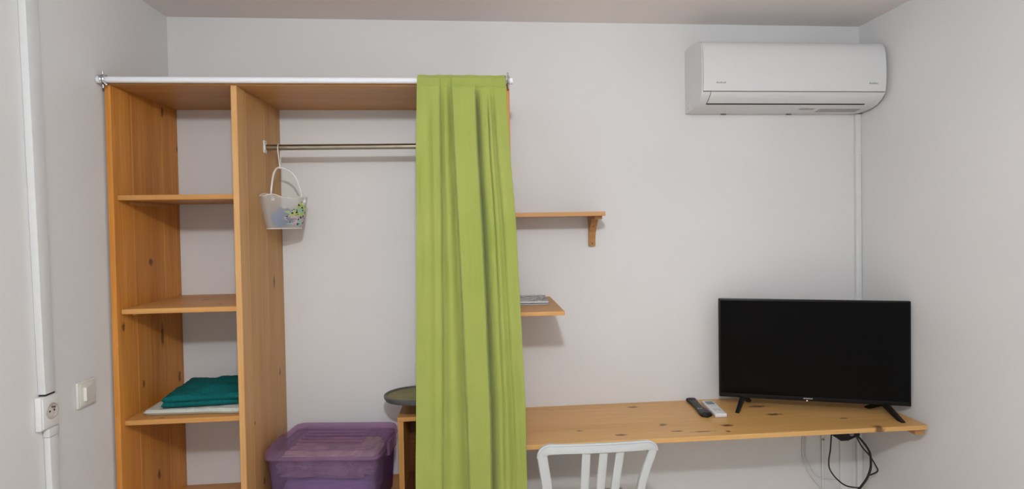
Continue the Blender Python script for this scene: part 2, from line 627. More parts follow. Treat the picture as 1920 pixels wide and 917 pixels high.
bm = bmesh.new()
N, MR = 56, 12
rings = [[bm.verts.new(bag_pt(2 * math.pi * k / N, j / MR)) for k in range(N)] for j in range(MR + 1)]
for a, b in zip(rings, rings[1:]):
    for k in range(N):
        bm.faces.new((a[k], a[(k + 1) % N], b[(k + 1) % N], b[k]))
bm.faces.new(rings[0][::-1])
link_mesh('body', bm, BAGM, bag, True)
rim = [bag_pt(2 * math.pi * k / N, 1.0) for k in range(N)]
tube('rim', rim + [rim[0]], 0.0016, STRAP, bag, 6)
basep = [bag_pt(2 * math.pi * k / N, 0.0) for k in range(N)]
tube('base_seam', basep + [basep[0]], 0.0018, STRAP, bag, 6)
HT = Vector((-0.8135, -0.200, 1.868))
lp = bagc + bu * -0.058 + bn * 0.012 + Vector((0, 0, 0.128))
rp = bagc + bu * 0.070 + bn * 0.012 + Vector((0, 0, 0.122))
tube('handle', spline([lp, lp + Vector((0.004, 0, 0.045)), HT * 0.45 + lp * 0.55 + Vector((-0.002, 0, 0.046)), HT, HT * 0.45 + rp * 0.55 + Vector((0.004, 0, 0.046)), rp + Vector((-0.008, 0, 0.045)), rp], 8), 0.0040, STRAP, bag, 8)
for q in (lp, rp):
    bm = bmesh.new()
    add_tube(bm, [q + bn * 0.012 - Vector((0, 0, 0.010)), q + bn * 0.020 - Vector((0, 0, 0.010))], 0.007, 12)
    link_mesh('handle_rivet', bm, STRAP, bag, True)
tube('hanging_loop', spline([HT + Vector((0.001, -0.003, -0.004)), HT + Vector((-0.003, -0.004, 0.045)), (-0.819, KY - 0.0145, KZ), (-0.819, KY, KZ + 0.0145), (-0.819, KY + 0.0145, KZ), (-0.816, KY + 0.006, KZ - 0.05), HT + Vector((0.001, 0.003, -0.004))], 8), 0.0022, STRAP, bag, 8)
# printed panel on the right half of the front: green and pink patches with dark spots
PR = NT('spotted print')
_v = PR.coords()
_vo = PR.n('ShaderNodeTexVoronoi'); _vo.inputs['Scale'].default_value = 84; PR.link(_v, _vo.inputs['Vector'])
_sp = PR.math('LESS_THAN', _vo.outputs['Distance'], 0.34)
_pa = PR.noise(_v, 34, 1)
_sep = PR.n('ShaderNodeSeparateXYZ'); PR.link(_v, _sep.inputs[0])
_hi = PR.ramp(PR.math('ADD', _sep.outputs[2], PR.math('MULTIPLY', _pa, 0.03)), 0.055, 0.068)
_c = PR.mix(_hi, (0.50, 0.36, 0.44, 1), (0.42, 0.47, 0.16, 1))
_c = PR.mix(PR.ramp(_pa, 0.55, 0.6), _c, (0.26, 0.48, 0.36, 1))
_gate = PR.math('GREATER_THAN', PR.noise(_v, 55, 0), 0.40)
PR.link(PR.mix(PR.math('MULTIPLY', _sp, _gate), _c, (0.012, 0.008, 0.03, 1)), PR.bsdf.inputs['Base Color'])
PR.bsdf.inputs['Roughness'].default_value = 0.4
_tp = PR.n('ShaderNodeBsdfTransparent')
_ms = PR.n('ShaderNodeMixShader')
_keep = PR.math('MAXIMUM', PR.math('GREATER_THAN', PR.noise(_v, 40, 1), 0.40), PR.math('MULTIPLY', _sp, _gate))
PR.link(_keep, _ms.inputs[0]); PR.link(_tp.outputs[0], _ms.inputs[1]); PR.link(PR.bsdf.outputs[0], _ms.inputs[2])
PR.link(_ms.outputs[0], PR.out.inputs[0])
bm = bmesh.new()
A0, A1, NA, NTT = math.radians(33), math.radians(96), 16, 10
g = []
for j in range(NTT + 1):
    row = []
    for i in range(NA + 1):
        u, v = i / NA, j / NTT
        lo = 0.10 + 0.10 * abs(u - 0.6)
        hi = 0.80 - 0.55 * max(0, u - 0.55) ** 1.2 - 0.12 * math.sin(u * 9) * 0.5
        a = A0 + (A1 - math.radians(7) * abs(math.sin(v * 5.5 + 0.6)) - A0) * u
        row.append(bm.verts.new(bag_pt(a, lo + (hi - lo) * v, 0.0012)))
    g.append(row)
for a, b in zip(g, g[1:]):
    for i in range(NA):
        bm.faces.new((a[i], a[i + 1], b[i + 1], b[i]))
link_mesh('printed_panel', bm, PR.m, bag, True)
# blue item inside
bm = bmesh.new()
bmesh.ops.create_icosphere(bm, subdivisions=4, radius=1)
for v in bm.verts:
    d = v.co.copy()
    k = 1 + 0.34 * noise.noise(d * 2.1) + 0.12 * noise.noise(d * 6)
    v.co = bagc + bu * (d.x * 0.044 * k - 0.008) + bn * d.y * 0.018 * k + Vector((0, 0, 0.044 + 0.036 * d.z * k))
bo = link_mesh('blue_cloth', bm, plain('blue cloth', (0.05, 0.15, 0.33, 1), 0.85, var=0.25, nscale=60), None, True, origin=tuple(bagc + Vector((0, 0, 0.006))))
tag(bo, 'crumpled blue cloth showing through the frosted hanging bag', 'cloth')

# ------------------------------------------------------------------ towels on the third shelf


def folded_cloth(name, corners, z0, th, layers, mat, seed, amp=0.004, nx=46, ny=46, crown=0.0, parent=None):
    """corners (front-left, front-right, back-right, back-left); each layer a soft slab with a rounded fold at the front"""
    fl, fr, br, bl = [Vector((c[0], c[1], 0)) for c in corners]
    objs = []
    bm = bmesh.new()
    for L in range(layers):
        lo = z0 + th * L / layers
        hi = z0 + th * (L + 1) / layers
        sh = 0.005 * math.sin(L * 2.1 + seed)
        top, botm = [], []
        for j in range(ny + 1):
            rt, rb = [], []
            for i in range(nx + 1):
                u, v = i / nx, j / ny
                p = (fl * (1 - u) + fr * u) * (1 - v) + (bl * (1 - u) + br * u) * v
                eu = min(u, 1 - u) * (fr - fl).length
                ev = min(v, 1 - v) * (bl - fl).length
                e = min(eu, ev)
                rr = (hi - lo) * 0.62
                k = math.sqrt(max(0.0, 1 - (1 - min(1, e / rr)) ** 2))
                n = noise.noise(Vector((p.x * 16, p.y * 16, seed + L))) * amp + noise.noise(Vector((p.x * 45, p.y * 45, seed + L * 3))) * amp * 0.45
                c = crown * math.sin(math.pi * min(1, u * 1.0)) * math.sin(math.pi * v) * (L + 1) / layers
                mid = (lo + hi) / 2
                wob = Vector((noise.noise(Vector((v * 4, seed, L))), noise.noise(Vector((u * 4, seed + 5, L))) + sh * 60, 0)) * 0.006
                q = p + wob
                rt.append(bm.verts.new((q.x, q.y, mid + (hi - mid) * k + n * k * (L + 1) / layers + c)))
                rb.append(bm.verts.new((q.x, q.y, max(z0 + 0.0005, mid - (mid - lo) * k * 0.98 + (0 if L == 0 else c * L / (L + 1))))))
            top.append(rt)
            botm.append(rb)
        for g in (top, botm):
            for a, b in zip(g, g[1:]):
                for i in range(nx):
                    bm.faces.new((a[i], a[i + 1], b[i + 1], b[i]))
        ring = lambda g: g[0] + [r[-1] for r in g[1:]] + g[-1][-2::-1] + [r[0] for r in g[-2:0:-1]]
        A, B = ring(top), ring(botm)
        for i in range(len(A)):
            j = (i + 1) % len(A)
            bm.faces.new((A[i], B[i], B[j], A[j]))
    c0 = (fl + fr + br + bl) / 4
    return link_mesh(name, bm, mat, parent, True, origin=(c0.x, c0.y, z0))


TEAL = plain('teal terry cloth', (0.004, 0.118, 0.118, 1), 0.9, var=0.22, nscale=180, bump=0.6, spec=0.15)
PALE = plain('pale grey terry cloth', (0.56, 0.58, 0.52, 1), 0.9, var=0.08, nscale=180, bump=0.6, spec=0.15)
t1 = folded_cloth('folded_towel', ((-1.272, -0.385), (-0.905, -0.405), (-0.905, -0.03), (-1.282, -0.04)), 0.9165, 0.022, 1, PALE, 3.1, 0.003)
tag(t1, 'pale grey folded towel lying on the shelf under the teal one', 'towel', 'folded towels')
t2 = folded_cloth('folded_towel', ((-1.204, -0.393), (-0.903, -0.372), (-0.903, -0.09), (-1.235, -0.115)), 0.9425, 0.042, 2, TEAL, 8.4, 0.009, crown=0.026)
tag(t2, 'teal folded towel on top of the pale one', 'towel', 'folded towels')

# ------------------------------------------------------------------ purple storage box
PB = see_through('purple clear plastic', (0.42, 0.32, 0.49, 1), 0.24, 0.22, 0.10)
PLID = see_through('purple clear lid plastic', (0.50, 0.33, 0.49, 1), 0.38, 0.22, 0.10)
bc = Vector((-0.607, -0.240, 0.4785))
pb = thing('storage_box', 'purple translucent plastic storage box with a ribbed lid, on the wardrobe base board', 'storage box', tuple(bc))
ba = math.radians(-6.2)
bx, by = Vector((math.cos(ba), math.sin(ba), 0)), Vector((-math.sin(ba), math.cos(ba), 0))


def rrect(hw, hd, r, n=6):
    out = []
    for cx, cy, a0 in ((hw - r, hd - r, 0), (-hw + r, hd - r, 90), (-hw + r, -hd + r, 180), (hw - r, -hd + r, 270)):
        for k in range(n + 1):
            a = math.radians(a0 + 90 * k / n)
            out.append((cx + r * math.cos(a), cy + r * math.sin(a)))
    return out


def loft(bm, secs, cap0=True, cap1=True):
    """secs = (hw, hd, r, z)"""
    rings = [[bm.verts.new(bc + bx * p[0] + by * p[1] + Vector((0, 0, z))) for p in rrect(hw, hd, r)] for hw, hd, r, z in secs]
    n = len(rings[0])
    for a, b in zip(rings, rings[1:]):
        for k in range(n):
            bm.faces.new((a[k], a[(k + 1) % n], b[(k + 1) % n], b[k]))
    if cap0:
        bm.faces.new(rings[0][::-1])
    if cap1:
        bm.faces.new(rings[-1])
    return bm


bm = bmesh.new()
loft(bm, [(0.198, 0.138, 0.03, 0.001), (0.205, 0.145, 0.035, 0.012), (0.216, 0.152, 0.035, 0.20), (0.218, 0.154, 0.035, 0.252),
          (0.2155, 0.1515, 0.033, 0.252), (0.2135, 0.1495, 0.033, 0.20), (0.2025, 0.1425, 0.033, 0.014)], True, True)
link_mesh('tub', bm, PB, pb, True)
bm = bmesh.new()
loft(bm, [(0.2195, 0.1555, 0.034, 0.242), (0.2265, 0.1625, 0.036, 0.242), (0.2265, 0.1625, 0.036, 0.262), (0.222, 0.158, 0.036, 0.2745), (0.216, 0.152, 0.034, 0.2785),
          (0.207, 0.143, 0.03, 0.2785), (0.201, 0.137, 0.03, 0.2715), (0.168, 0.104, 0.014, 0.2715), (0.164, 0.100, 0.012, 0.2765), (0.156, 0.092, 0.010, 0.2765), (0.153, 0.089, 0.01, 0.2715)], False, True)
bmesh.ops.remove_doubles(bm, verts=bm.verts, dist=1e-6)
ldo = link_mesh('lid', bm, PLID, pb, True)
for yy in (-0.052, -0.018, 0.018, 0.052):
    bm = bmesh.new()
    add_box(bm, -0.132, 0.132, yy - 0.008, yy + 0.008, 0.2717, 0.2775, 0.003, 2)
    for v in bm.verts:
        v.co = bc + bx * v.co.x + by * v.co.y + Vector((0, 0, v.co.z))
    link_mesh('lid_rib', bm, PLID, ldo, True)
for sx in (-1, 1):     # side clips
    bm = bmesh.new()
    add_box(bm, sx * 0.236 - 0.006, sx * 0.236 + 0.006, -0.055, 0.055, 0.215, 0.268, 0.004, 2)
    for v in bm.verts:
        v.co = bc + bx * v.co.x + by * v.co.y + Vector((0, 0, v.co.z))
    link_mesh('side_clip', bm, PLID, pb, True)
# contents
def lump(name, cx, cy, hw, hd, z0, z1, mat, seed, label, cat, rough=1.0):
    bm = bmesh.new()
    bmesh.ops.create_icosphere(bm, subdivisions=5, radius=1)
    for v in bm.verts:
        d = v.co.copy()
        e = 0.45
        q = Vector([math.copysign(abs(c) ** e, c) for c in d])
        m = max(abs(q.x), abs(q.y), abs(q.z))
        q = q / max(m, 1e-6) * (0.55 * m + 0.45)
        cr = noise.noise(Vector((d.x * 5 + seed, d.y * 3, d.z * 5))) * 0.10 + abs(noise.noise(Vector((d.x * 11, d.y * 9, d.z * 9 + seed)))) * 0.10
        k = 0.92 - cr * rough
        v.co = bc + bx * (cx + q.x * hw * min(1, k)) + by * (cy + q.y * hd * min(1, k)) + Vector((0, 0, (z0 + z1) / 2 + q.z * (z1 - z0) / 2 * min(1, k)))
    o = link_mesh(name, bm, mat, None, True, origin=tuple(bc + Vector((0, 0, z0))))
    return tag(o, label, cat)


lump('folded_linen', 0.0, 0.0, 0.192, 0.132, 0.016, 0.155, plain('pale grey linen', (0.50, 0.50, 0.52, 1), 0.9, var=0.08), 2.0, 'pale folded linen low inside the purple storage box', 'linen', 0.5)
lump('crumpled_paper', 0.0, -0.01, 0.203, 0.138, 0.150, 0.238, plain('brown paper', (0.50, 0.47, 0.30, 1), 0.8, var=0.35, nscale=16), 6.0, 'crumpled brownish paper bag under the lid of the purple box', 'paper bag', 1.7)

# ------------------------------------------------------------------ low open cabinet beside the box
co = (-0.12, -0.10, 0.4785)
W_C = wood('pine cabinet', 'x', light=(0.64, 0.34, 0.11, 1), dark=(0.50, 0.23, 0.065, 1))
W_CV = wood('pine cabinet side', 'z', light=(0.66, 0.36, 0.11, 1), dark=(0.54, 0.26, 0.07, 1))
W_D = wood('shade-darkened cabinet inside', 'x', light=(0.16, 0.06, 0.02, 1), dark=(0.09, 0.03, 0.01, 1))  # the open cabinet's inner shade, painted into the wood colour
cb = thing('low_cabinet', 'low open pine cabinet half hidden behind the green curtain', 'cabinet', co)
box('top_board', (-0.3565, 0.104, -0.204, -0.002, 0.788, 0.806), W_C, cb, bev=0.002, smooth=False)
box('side_board', (-0.3545, -0.332, -0.200, -0.002, 0.4785, 0.788), W_CV, cb, bev=0.0015, smooth=False)
box('side_board', (0.081, 0.103, -0.200, -0.002, 0.4785, 0.788), W_CV, cb, bev=0.0015, smooth=False)
box('back_board', (-0.332, 0.081, -0.012, -0.002, 0.4785, 0.788), W_D, cb)
box('bottom_board', (-0.332, 0.081, -0.195, -0.012, 0.4785, 0.494), W_D, cb)

# ------------------------------------------------------------------ round tray on a foot
tcn = Vector((-0.272, -0.150, 0.8065))
tr = thing('pedestal_tray', 'round dark rimmed tray with olive top, on the low cabinet beside the curtain', 'tray', tuple(tcn))
tilt = Matrix.Translation(tcn + Vector((0, 0, 0.070))) @ Matrix.Rotation(math.radians(-4.0), 4, 'X') @ Matrix.Translation(-(tcn + Vector((0, 0, 0.070))))
RIMM = plain('dark grey rim', (0.085, 0.085, 0.083, 1), 0.4, var=0.1)
OLIVE = plain('olive green glaze', (0.22, 0.19, 0.05, 1), 0.5, var=0.2, nscale=12)
bm = bmesh.new()
add_lathe(bm, tcn, [(0.0, 0.062), (0.125, 0.062), (0.140, 0.066), (0.146, 0.076), (0.146, 0.086), (0.142, 0.0885), (0.136, 0.086), (0.134, 0.0815)], 72)
bm.transform(tilt)
link_mesh('rim', bm, RIMM, tr, True)
bm = bmesh.new()
add_lathe(bm, tcn, [(0.135, 0.0815), (0.10, 0.0805), (0.05, 0.0805), (0.0, 0.0805)], 72)
bm.transform(tilt)
link_mesh('top_plate', bm, OLIVE, tr, True)
bm = bmesh.new()
add_lathe(bm, tcn + Vector((0.03, 0, 0)), [(0, 0), (0.045, 0), (0.045, 0.005), (0.022, 0.015), (0.016, 0.04), (0.02, 0.0635), (0, 0.0635)], 32)
link_mesh('foot', bm, RIMM, tr, True)

# ------------------------------------------------------------------ wall shelves right of the curtain
W_US = wood('pine upper shelf', 'x', light=(0.55, 0.30, 0.125, 1), dark=(0.44, 0.215, 0.08, 1))
us = thing('wall_shelf', 'narrow pine wall shelf on a wooden bracket, higher of the two beside the curtain', 'shelf', (0.34, -0.1, 1.648), 'pine wall shelves')
box('board', (0.129, 0.5525, -0.200, -0.001, 1.648, 1.667), W_US, us, bev=0.0018, smooth=False)
bm = bmesh.new()
add_box(bm, 0.512, 0.546, -0.165, -0.001, 1.634, 1.6478, 0.001, 1)
add_prism(bm, [(-0.001, 1.510), (-0.020, 1.510), (-0.022, 1.545), (-0.032, 1.575), (-0.070, 1.615), (-0.088, 1.634), (-0.001, 1.634)], 'x', 0.514, 0.544)
bk = link_mesh('bracket', bm, wood('pine bracket', 'z', light=(0.52, 0.27, 0.105, 1), dark=(0.42, 0.20, 0.07, 1)), us)
for z, y in ((1.523, -0.0205), (1.603, -0.0555)):
    bm = bmesh.new()
    add_tube(bm, [(0.529, y + 0.006, z - 0.004), (0.529, y - 0.003, z + 0.001)], 0.0042, 10)
    link_mesh('screw', bm, STEEL, bk, True)
ls = thing('wall_shelf', 'deep pine wall shelf carrying magazines, lower of the two beside the curtain', 'shelf', (0.23, -0.22, 1.260), 'pine wall shelves')
box('board', (0.129, 0.3295, -0.450, -0.001, 1.2605, 1.2775), wood('pine lower shelf', 'x', light=(0.60, 0.33, 0.125, 1), dark=(0.50, 0.25, 0.08, 1)), ls, bev=0.004, smooth=False)
box('cleat', (0.129, 0.143, -0.40, -0.02, 1.243, 1.2602), W_US, ls, bev=0.001, smooth=False)

# magazines
MG = NT('magazine cover print')
_v = MG.coords()
_n1 = MG.noise(_v, 26, 3)
_n2 = MG.noise(_v, 55, 2)
_c = MG.mix(MG.ramp(_n1, 0.42, 0.58), (0.46, 0.46, 0.49, 1), (0.10, 0.10, 0.12, 1))
_c = MG.mix(MG.ramp(_n2, 0.58, 0.62), _c, (0.62, 0.63, 0.66, 1))
MG.link(_c, MG.bsdf.inputs['Base Color'])
MG.bsdf.inputs['Roughness'].default_value = 0.35
PAGES = plain('paper pages', (0.60, 0.60, 0.61, 1), 0.8, var=0.12, nscale=300)
DCOV = plain('dark magazine cover', (0.035, 0.03, 0.028, 1), 0.4)


def magazine(z, h, x1, y0, y1, rz, cover, back, label):
    c = Vector((0.215, (y0 + y1) / 2, z))
    t = thing('magazine', label, 'magazine', tuple(c), 'magazines on the lower wall shelf')
    R = Matrix.Translation(c) @ Matrix.Rotation(rz, 4, 'Z') @ Matrix.Translation(-c)
    for nm, za, zb, m, ins in (('back_cover', 0, 0.0007, back, 0), ('pages', 0.0008, h - 0.0009, PAGES, 0.0015), ('front_cover', h - 0.0008, h, cover, 0)):
        bm = bmesh.new()
        add_box(bm, 0.134 + ins, x1 - ins, y0 + ins, y1 - ins, z + za, z + zb)
        bm.transform(R)
        link_mesh(nm, bm, m, t)
    return t


magazine(1.2778, 0.006, 0.287, -0.268, -0.068, 0.03, DCOV, DCOV, 'dark covered magazine at the bottom of the pile on the lower shelf')
magazine(1.2842, 0.010, 0.293, -0.262, -0.070, -0.03, MG.m, DCOV, 'grey and white printed magazine on top of the dark one')

# ------------------------------------------------------------------ desk
DO = (0.98, -0.225, 0.74)
DK = [(0.700, -0.068, 0.026, 0.012), (0.762, -0.306, 0.016, 0.013), (0.560, -0.394, 0.024, 0.010), (0.795, -0.383, 0.026, 0.007), (0.400, -0.329, 0.012, 0.007),
      (1.026, -0.346, 0.024, 0.013), (1.000, -0.411, 0.011, 0.008), (1.285, -0.245, 0.034, 0.013), (1.265, -0.135, 0.042, 0.014), (1.625, -0.446, 0.022, 0.020), (0.9, -0.40, 0.05, 0.006), (1.55, -0.33, 0.02, 0.008)]
W_DK = wood('pine desk top', 'x', rel(DK, DO, 0, 1), 'x', 'y', light=(0.74, 0.44, 0.165, 1), dark=(0.60, 0.32, 0.095, 1), rough=0.33, spec=0.5)
dk = thing('wall_desk', 'long pine board desk fixed along the back wall under the television', 'desk', DO)
box('desk_top', (0.1295, 1.836, -0.450, -0.001, 0.740, 0.760), W_DK, dk, bev=0.0035, smooth=False)
box('end_cleat', (1.792, 1.832, -0.437, -0.04, 0.716, 0.7398), W_US, dk, bev=0.002, smooth=False)
box('wall_cleat', (0.14, 1.5, -0.022, -0.001, 0.712, 0.7398), W_US, dk, bev=0.001, smooth=False)

# ------------------------------------------------------------------ television
A, B = Vector((1.1010, -0.1000, 0)), Vector((1.8480, -0.3480, 0))
tx = (B - A).normalized()
tn = Vector((tx.y, -tx.x, 0))          # out of the screen, towards the room
TW = (B - A).length
tv = thing('television', 'flat black television on two splayed feet at the right end of the desk', 'television', ((A.x + B.x) / 2, (A.y + B.y) / 2, 0.760))
Z0, Z1 = 0.8035, 1.2585


def tvp(a, d, z):
    return A + tx * a + tn * d + Vector((0, 0, z))


def tvbox(name, a0, a1, d0, d1, z0, z1, mat, parent, bev=0.0, seg=2):
    bm = bmesh.new()
    add_box(bm, a0, a1, d0, d1, z0, z1, bev, seg)
    for v in bm.verts:
        v.co = tvp(v.co.x, v.co.y, v.co.z)
    return link_mesh(name, bm, mat, parent, bool(bev))


SCR = plain('dark glossy screen', (0.0035, 0.0034, 0.0033, 1), 0.08, var=0.02, spec=0.07)
BEZ = plain('black bezel', (0.006, 0.006, 0.0065, 1), 0.35, var=0.05, spec=0.2)
tvbox('casing', 0, TW, -0.022, 0.0, Z0, Z1, BEZ, tv, 0.004)
tvbox('rear_housing', 0.10, TW - 0.10, -0.060, -0.022, Z0 + 0.015, Z1 - 0.15, BEZ, tv, 0.012)
tvbox('screen', 0.008, TW - 0.008, 0.0002, 0.0012, Z0 + 0.020, Z1 - 0.008, SCR, tv)
bz = tvbox('lower_bezel', 0.002, TW - 0.002, 0.0002, 0.0035, Z0 + 0.001, Z0 + 0.019, BEZ, tv, 0.001)
# maker's wordmark and stand-by light
LOGO = plain('pale grey lettering', (0.42, 0.42, 0.42, 1), 0.4)
bm = bmesh.new()
lx = TW * 0.478
for k in range(8):
    x0 = lx - 0.019 + k * 0.0049
    add_box(bm, x0, x0 + 0.0038, 0.0035, 0.0039, Z0 + 0.0095, Z0 + 0.0100 + (0.0046 if k % 3 else 0.0042))
for v in bm.verts:
    v.co = tvp(v.co.x, v.co.y, v.co.z)
link_mesh('wordmark', bm, LOGO, bz)
led = NT('red standby light')
led.bsdf.inputs['Base Color'].default_value = (0.8, 0.1, 0.08, 1)
led.bsdf.inputs['Emission Color'].default_value = (1, 0.45, 0.4, 1)
led.bsdf.inputs['Emission Strength'].default_value = 3
tvbox('standby_light', lx - 0.006, lx - 0.0015, 0.0, 0.0042, Z0 + 0.0005, Z0 + 0.004, led.m, bz)
for a0, s in ((0.105, -1), (TW - 0.105, 1)):
    bm = bmesh.new()
    apex = tvp(a0, -0.010, Z0 + 0.010)
    for d, out in ((0.083, 0.036), (-0.088, -0.036)):
        foot = tvp(a0 + s * out, d, 0.7605)
        h = tx * 0.0085
        fwd = (foot - apex); fwd.z = 0; fwd.normalize()
        side = Vector((-fwd.y, fwd.x, 0)) * 0.0075
        pr = [apex - fwd * 0.004, apex + fwd * 0.022, foot + fwd * 0.012 + Vector((0, 0, 0.004)), foot + fwd * 0.012, foot - fwd * 0.012, apex - Vector((0, 0, 0.016)) - fwd * 0.004]
        L = [bm.verts.new(p + side) for p in pr]
        Rr = [bm.verts.new(p - side) for p in pr]
        bm.faces.new(L); bm.faces.new(Rr[::-1])
        for k in range(len(pr)):
            j = (k + 1) % len(pr)
            bm.faces.new((L[k], Rr[k], Rr[j], L[j]))
    link_mesh('leg', bm, BLACK, tv)

# ------------------------------------------------------------------ remotes
def remote(name, near, far, wn, wf, h, mat, label):
    n, f = Vector((near[0], near[1], 0.7603)), Vector((far[0], far[1], 0.7603))
    c = (n + f) / 2
    t = thing(name, label, 'remote control', tuple(c))
    d = (f - n); L = d.length; d.normalize()
    sd = Vector((d.y, -d.x, 0))
    return t, n, d, sd, L


def rem_map(bm, n, d, sd):
    for v in bm.verts:
        v.co = n + sd * v.co.x + d * v.co.y + Vector((0, 0, v.co.z))


t, n, d, sd, L = remote('remote_control', (0.980, -0.248), (0.994, -0.016), 0, 0, 0, BLACK, 'slim black remote control on the desk, left of the white one')
bm = bmesh.new()
secs = []
for k in range(25):
    q = k / 24
    wv = 0.0235 + 0.0035 * math.cos(q * 2 * math.pi * 0.9) - 0.002 * q
    endr = math.sqrt(max(0.02, 1 - max(0, (0.06 - q) / 0.06) ** 2)) * math.sqrt(max(0.1, 1 - max(0, (q - 0.965) / 0.035) ** 2))
    wv *= endr
    hh = (0.019 - 0.004 * math.sin(q * math.pi)) * (0.55 + 0.45 * endr)
    ring = []
    for i in range(14):
        a = 2 * math.pi * (i + 0.5) / 14
        ca, sa = math.cos(a), math.sin(a)
        ring.append(bm.verts.new((math.copysign(abs(ca) ** 0.6, ca) * wv, q * L, hh / 2 + math.copysign(abs(sa) ** 0.6, sa) * hh / 2)))
    secs.append(ring)
for a, b in zip(secs, secs[1:]):
    for i in range(14):
        bm.faces.new((a[i], a[(i + 1) % 14], b[(i + 1) % 14], b[i]))
bm.faces.new(secs[0][::-1]); bm.faces.new(secs[-1])
rem_map(bm, n, d, sd)
link_mesh('body', bm, BLACK, t, True)
GB = plain('grey rubber keys', (0.10, 0.10, 0.10, 1), 0.6)
GL = plain('light grey keys', (0.34, 0.34, 0.35, 1), 0.6)
for r in range(7):
    for cidx in range(3):
        bm = bmesh.new()
        yy = 0.055 + r * 0.022
        zt = 0.0185 - 0.0035 * math.sin(yy / L * math.pi)
        add_box(bm, (cidx - 1) * 0.0125 - 0.004, (cidx - 1) * 0.0125 + 0.004, yy - 0.0055, yy + 0.0055, zt - 0.004, zt + 0.0012, 0.0012, 1)
        rem_map(bm, n, d, sd)
        link_mesh('key', bm, GL if (r == 1 and cidx < 2) else GB, t, True)
t, n, d, sd, L = remote('remote_control', (1.040, -0.256), (1.052, -0.074), 0, 0, 0, WHITE, 'white air conditioner remote control with a small grey screen, right of the black one')
bm = bmesh.new()
add_box(bm, -0.0265, 0.0265, 0, L, 0, 0.018, 0.005, 3)
rem_map(bm, n, d, sd)
link_mesh('body', bm, ACWHITE, t, True)
bm = bmesh.new()
add_box(bm, -0.018, 0.018, L - 0.058, L - 0.016, 0.0178, 0.0184, 0.0, 1)
rem_map(bm, n, d, sd)
link_mesh('display', bm, plain('grey lcd', (0.16, 0.21, 0.21, 1), 0.25), t)
for (x0, x1, y0, y1) in ((-0.012, 0.002, 0.098, 0.106), (0.006, 0.016, 0.098, 0.106), (-0.016, 0.016, 0.064, 0.070), (-0.016, -0.002, 0.040, 0.056), (0.003, 0.016, 0.040, 0.056)):
    bm = bmesh.new()
    add_box(bm, x0, x1, y0, y1, 0.0175, 0.0190, 0.0006, 1)
    rem_map(bm, n, d, sd)
    link_mesh('key', bm, plain('pale grey key', (0.52, 0.56, 0.57, 1), 0.5), t)

# ------------------------------------------------------------------ air conditioner
AX0, AX1 = 0.990, 1.846
ac = thing('air_conditioner', 'white split air conditioner high on the back wall by the right corner', 'air conditioner', ((AX0 + AX1) / 2, -0.1, 2.127))
PROF = [(-0.001, 2.1275), (-0.06, 2.1285), (-0.11, 2.1335), (-0.15, 2.1440), (-0.178, 2.1600), (-0.196, 2.1780), (-0.2015, 2.1885)]
TOPP = [(-0.2015, 2.376), (-0.197, 2.392), (-0.186, 2.406), (-0.165, 2.417), (-0.135, 2.4235), (-0.09, 2.427), (-0.030, 2.427), (-0.012, 2.423), (-0.001, 2.412)]
bm = bmesh.new()
add_prism(bm, PROF + TOPP, 'x', AX0, AX1)
link_mesh('casing', bm, ACWHITE, ac, True)
bm = bmesh.new()                 # the bowed front panel
fp = [(-0.202, 2.1895), (-0.2085, 2.1900), (-0.2135, 2.225), (-0.2150, 2.275), (-0.2135, 2.325), (-0.2095, 2.365), (-0.202, 2.390), (-0.190, 2.4075), (-0.180, 2.4130), (-0.180, 2.408), (-0.196, 2.394), (-0.202, 2.378)]
add_prism(bm, fp, 'x', AX0 + 0.004, AX1 - 0.004)
pn = link_mesh('front_panel', bm, ACWHITE, ac, True)
# air flap under the panel
bm = bmesh.new()
add_prism(bm, [(-0.2025, 2.1868), (-0.1975, 2.1775), (-0.180, 2.1595), (-0.1545, 2.1448), (-0.150, 2.1475), (-0.176, 2.163), (-0.192, 2.180), (-0.197, 2.188)], 'x', 1.032, 1.795)
fl = link_mesh('air_flap', bm, ACWHITE, ac, True)
bm = bmesh.new()
add_prism(bm, [(-0.2045, 2.1890), (-0.2045, 2.1870), (-0.2005, 2.1870), (-0.2005, 2.1890)], 'x', AX0 + 0.006, AX1 - 0.006)
link_mesh('panel_gap', bm, plain('grey seam and shadow line', (0.22, 0.21, 0.20, 1), 0.7), ac)
bm = bmesh.new()
add_prism(bm, [(-0.1560, 2.1445), (-0.1480, 2.1418), (-0.1480, 2.1460), (-0.1560, 2.1470)], 'x', 1.030, 1.782)
link_mesh('outlet_slot', bm, DARKSLOT, ac)
bm = bmesh.new()
add_tube(bm, [(1.0305, -0.2035, 2.1870), (1.0300, -0.1985, 2.1775), (1.0295, -0.181, 2.1595), (1.0295, -0.1545, 2.1445)], 0.0012, 6)
link_mesh('flap_joint', bm, plain('grey seam and shadow line', (0.22, 0.21, 0.20, 1), 0.7), ac)
# small wordmarks on the panel, both too soft in the photograph to be read
for x0, wd, nn in ((1.052, 0.044, 7), (1.762, 0.042, 6)):
    bm = bmesh.new()
    st = wd / nn
    for k in range(nn):
        h = 0.0072 if k % 3 == 0 else 0.0052
        yy = -0.2139
        add_box(bm, x0 + k * st, x0 + k * st + st * 0.72, yy - 0.0009, yy + 0.002, 2.2215, 2.2215 + h)
    link_mesh('wordmark', bm, plain('pale grey print', (0.36, 0.40, 0.40, 1), 0.5), pn)
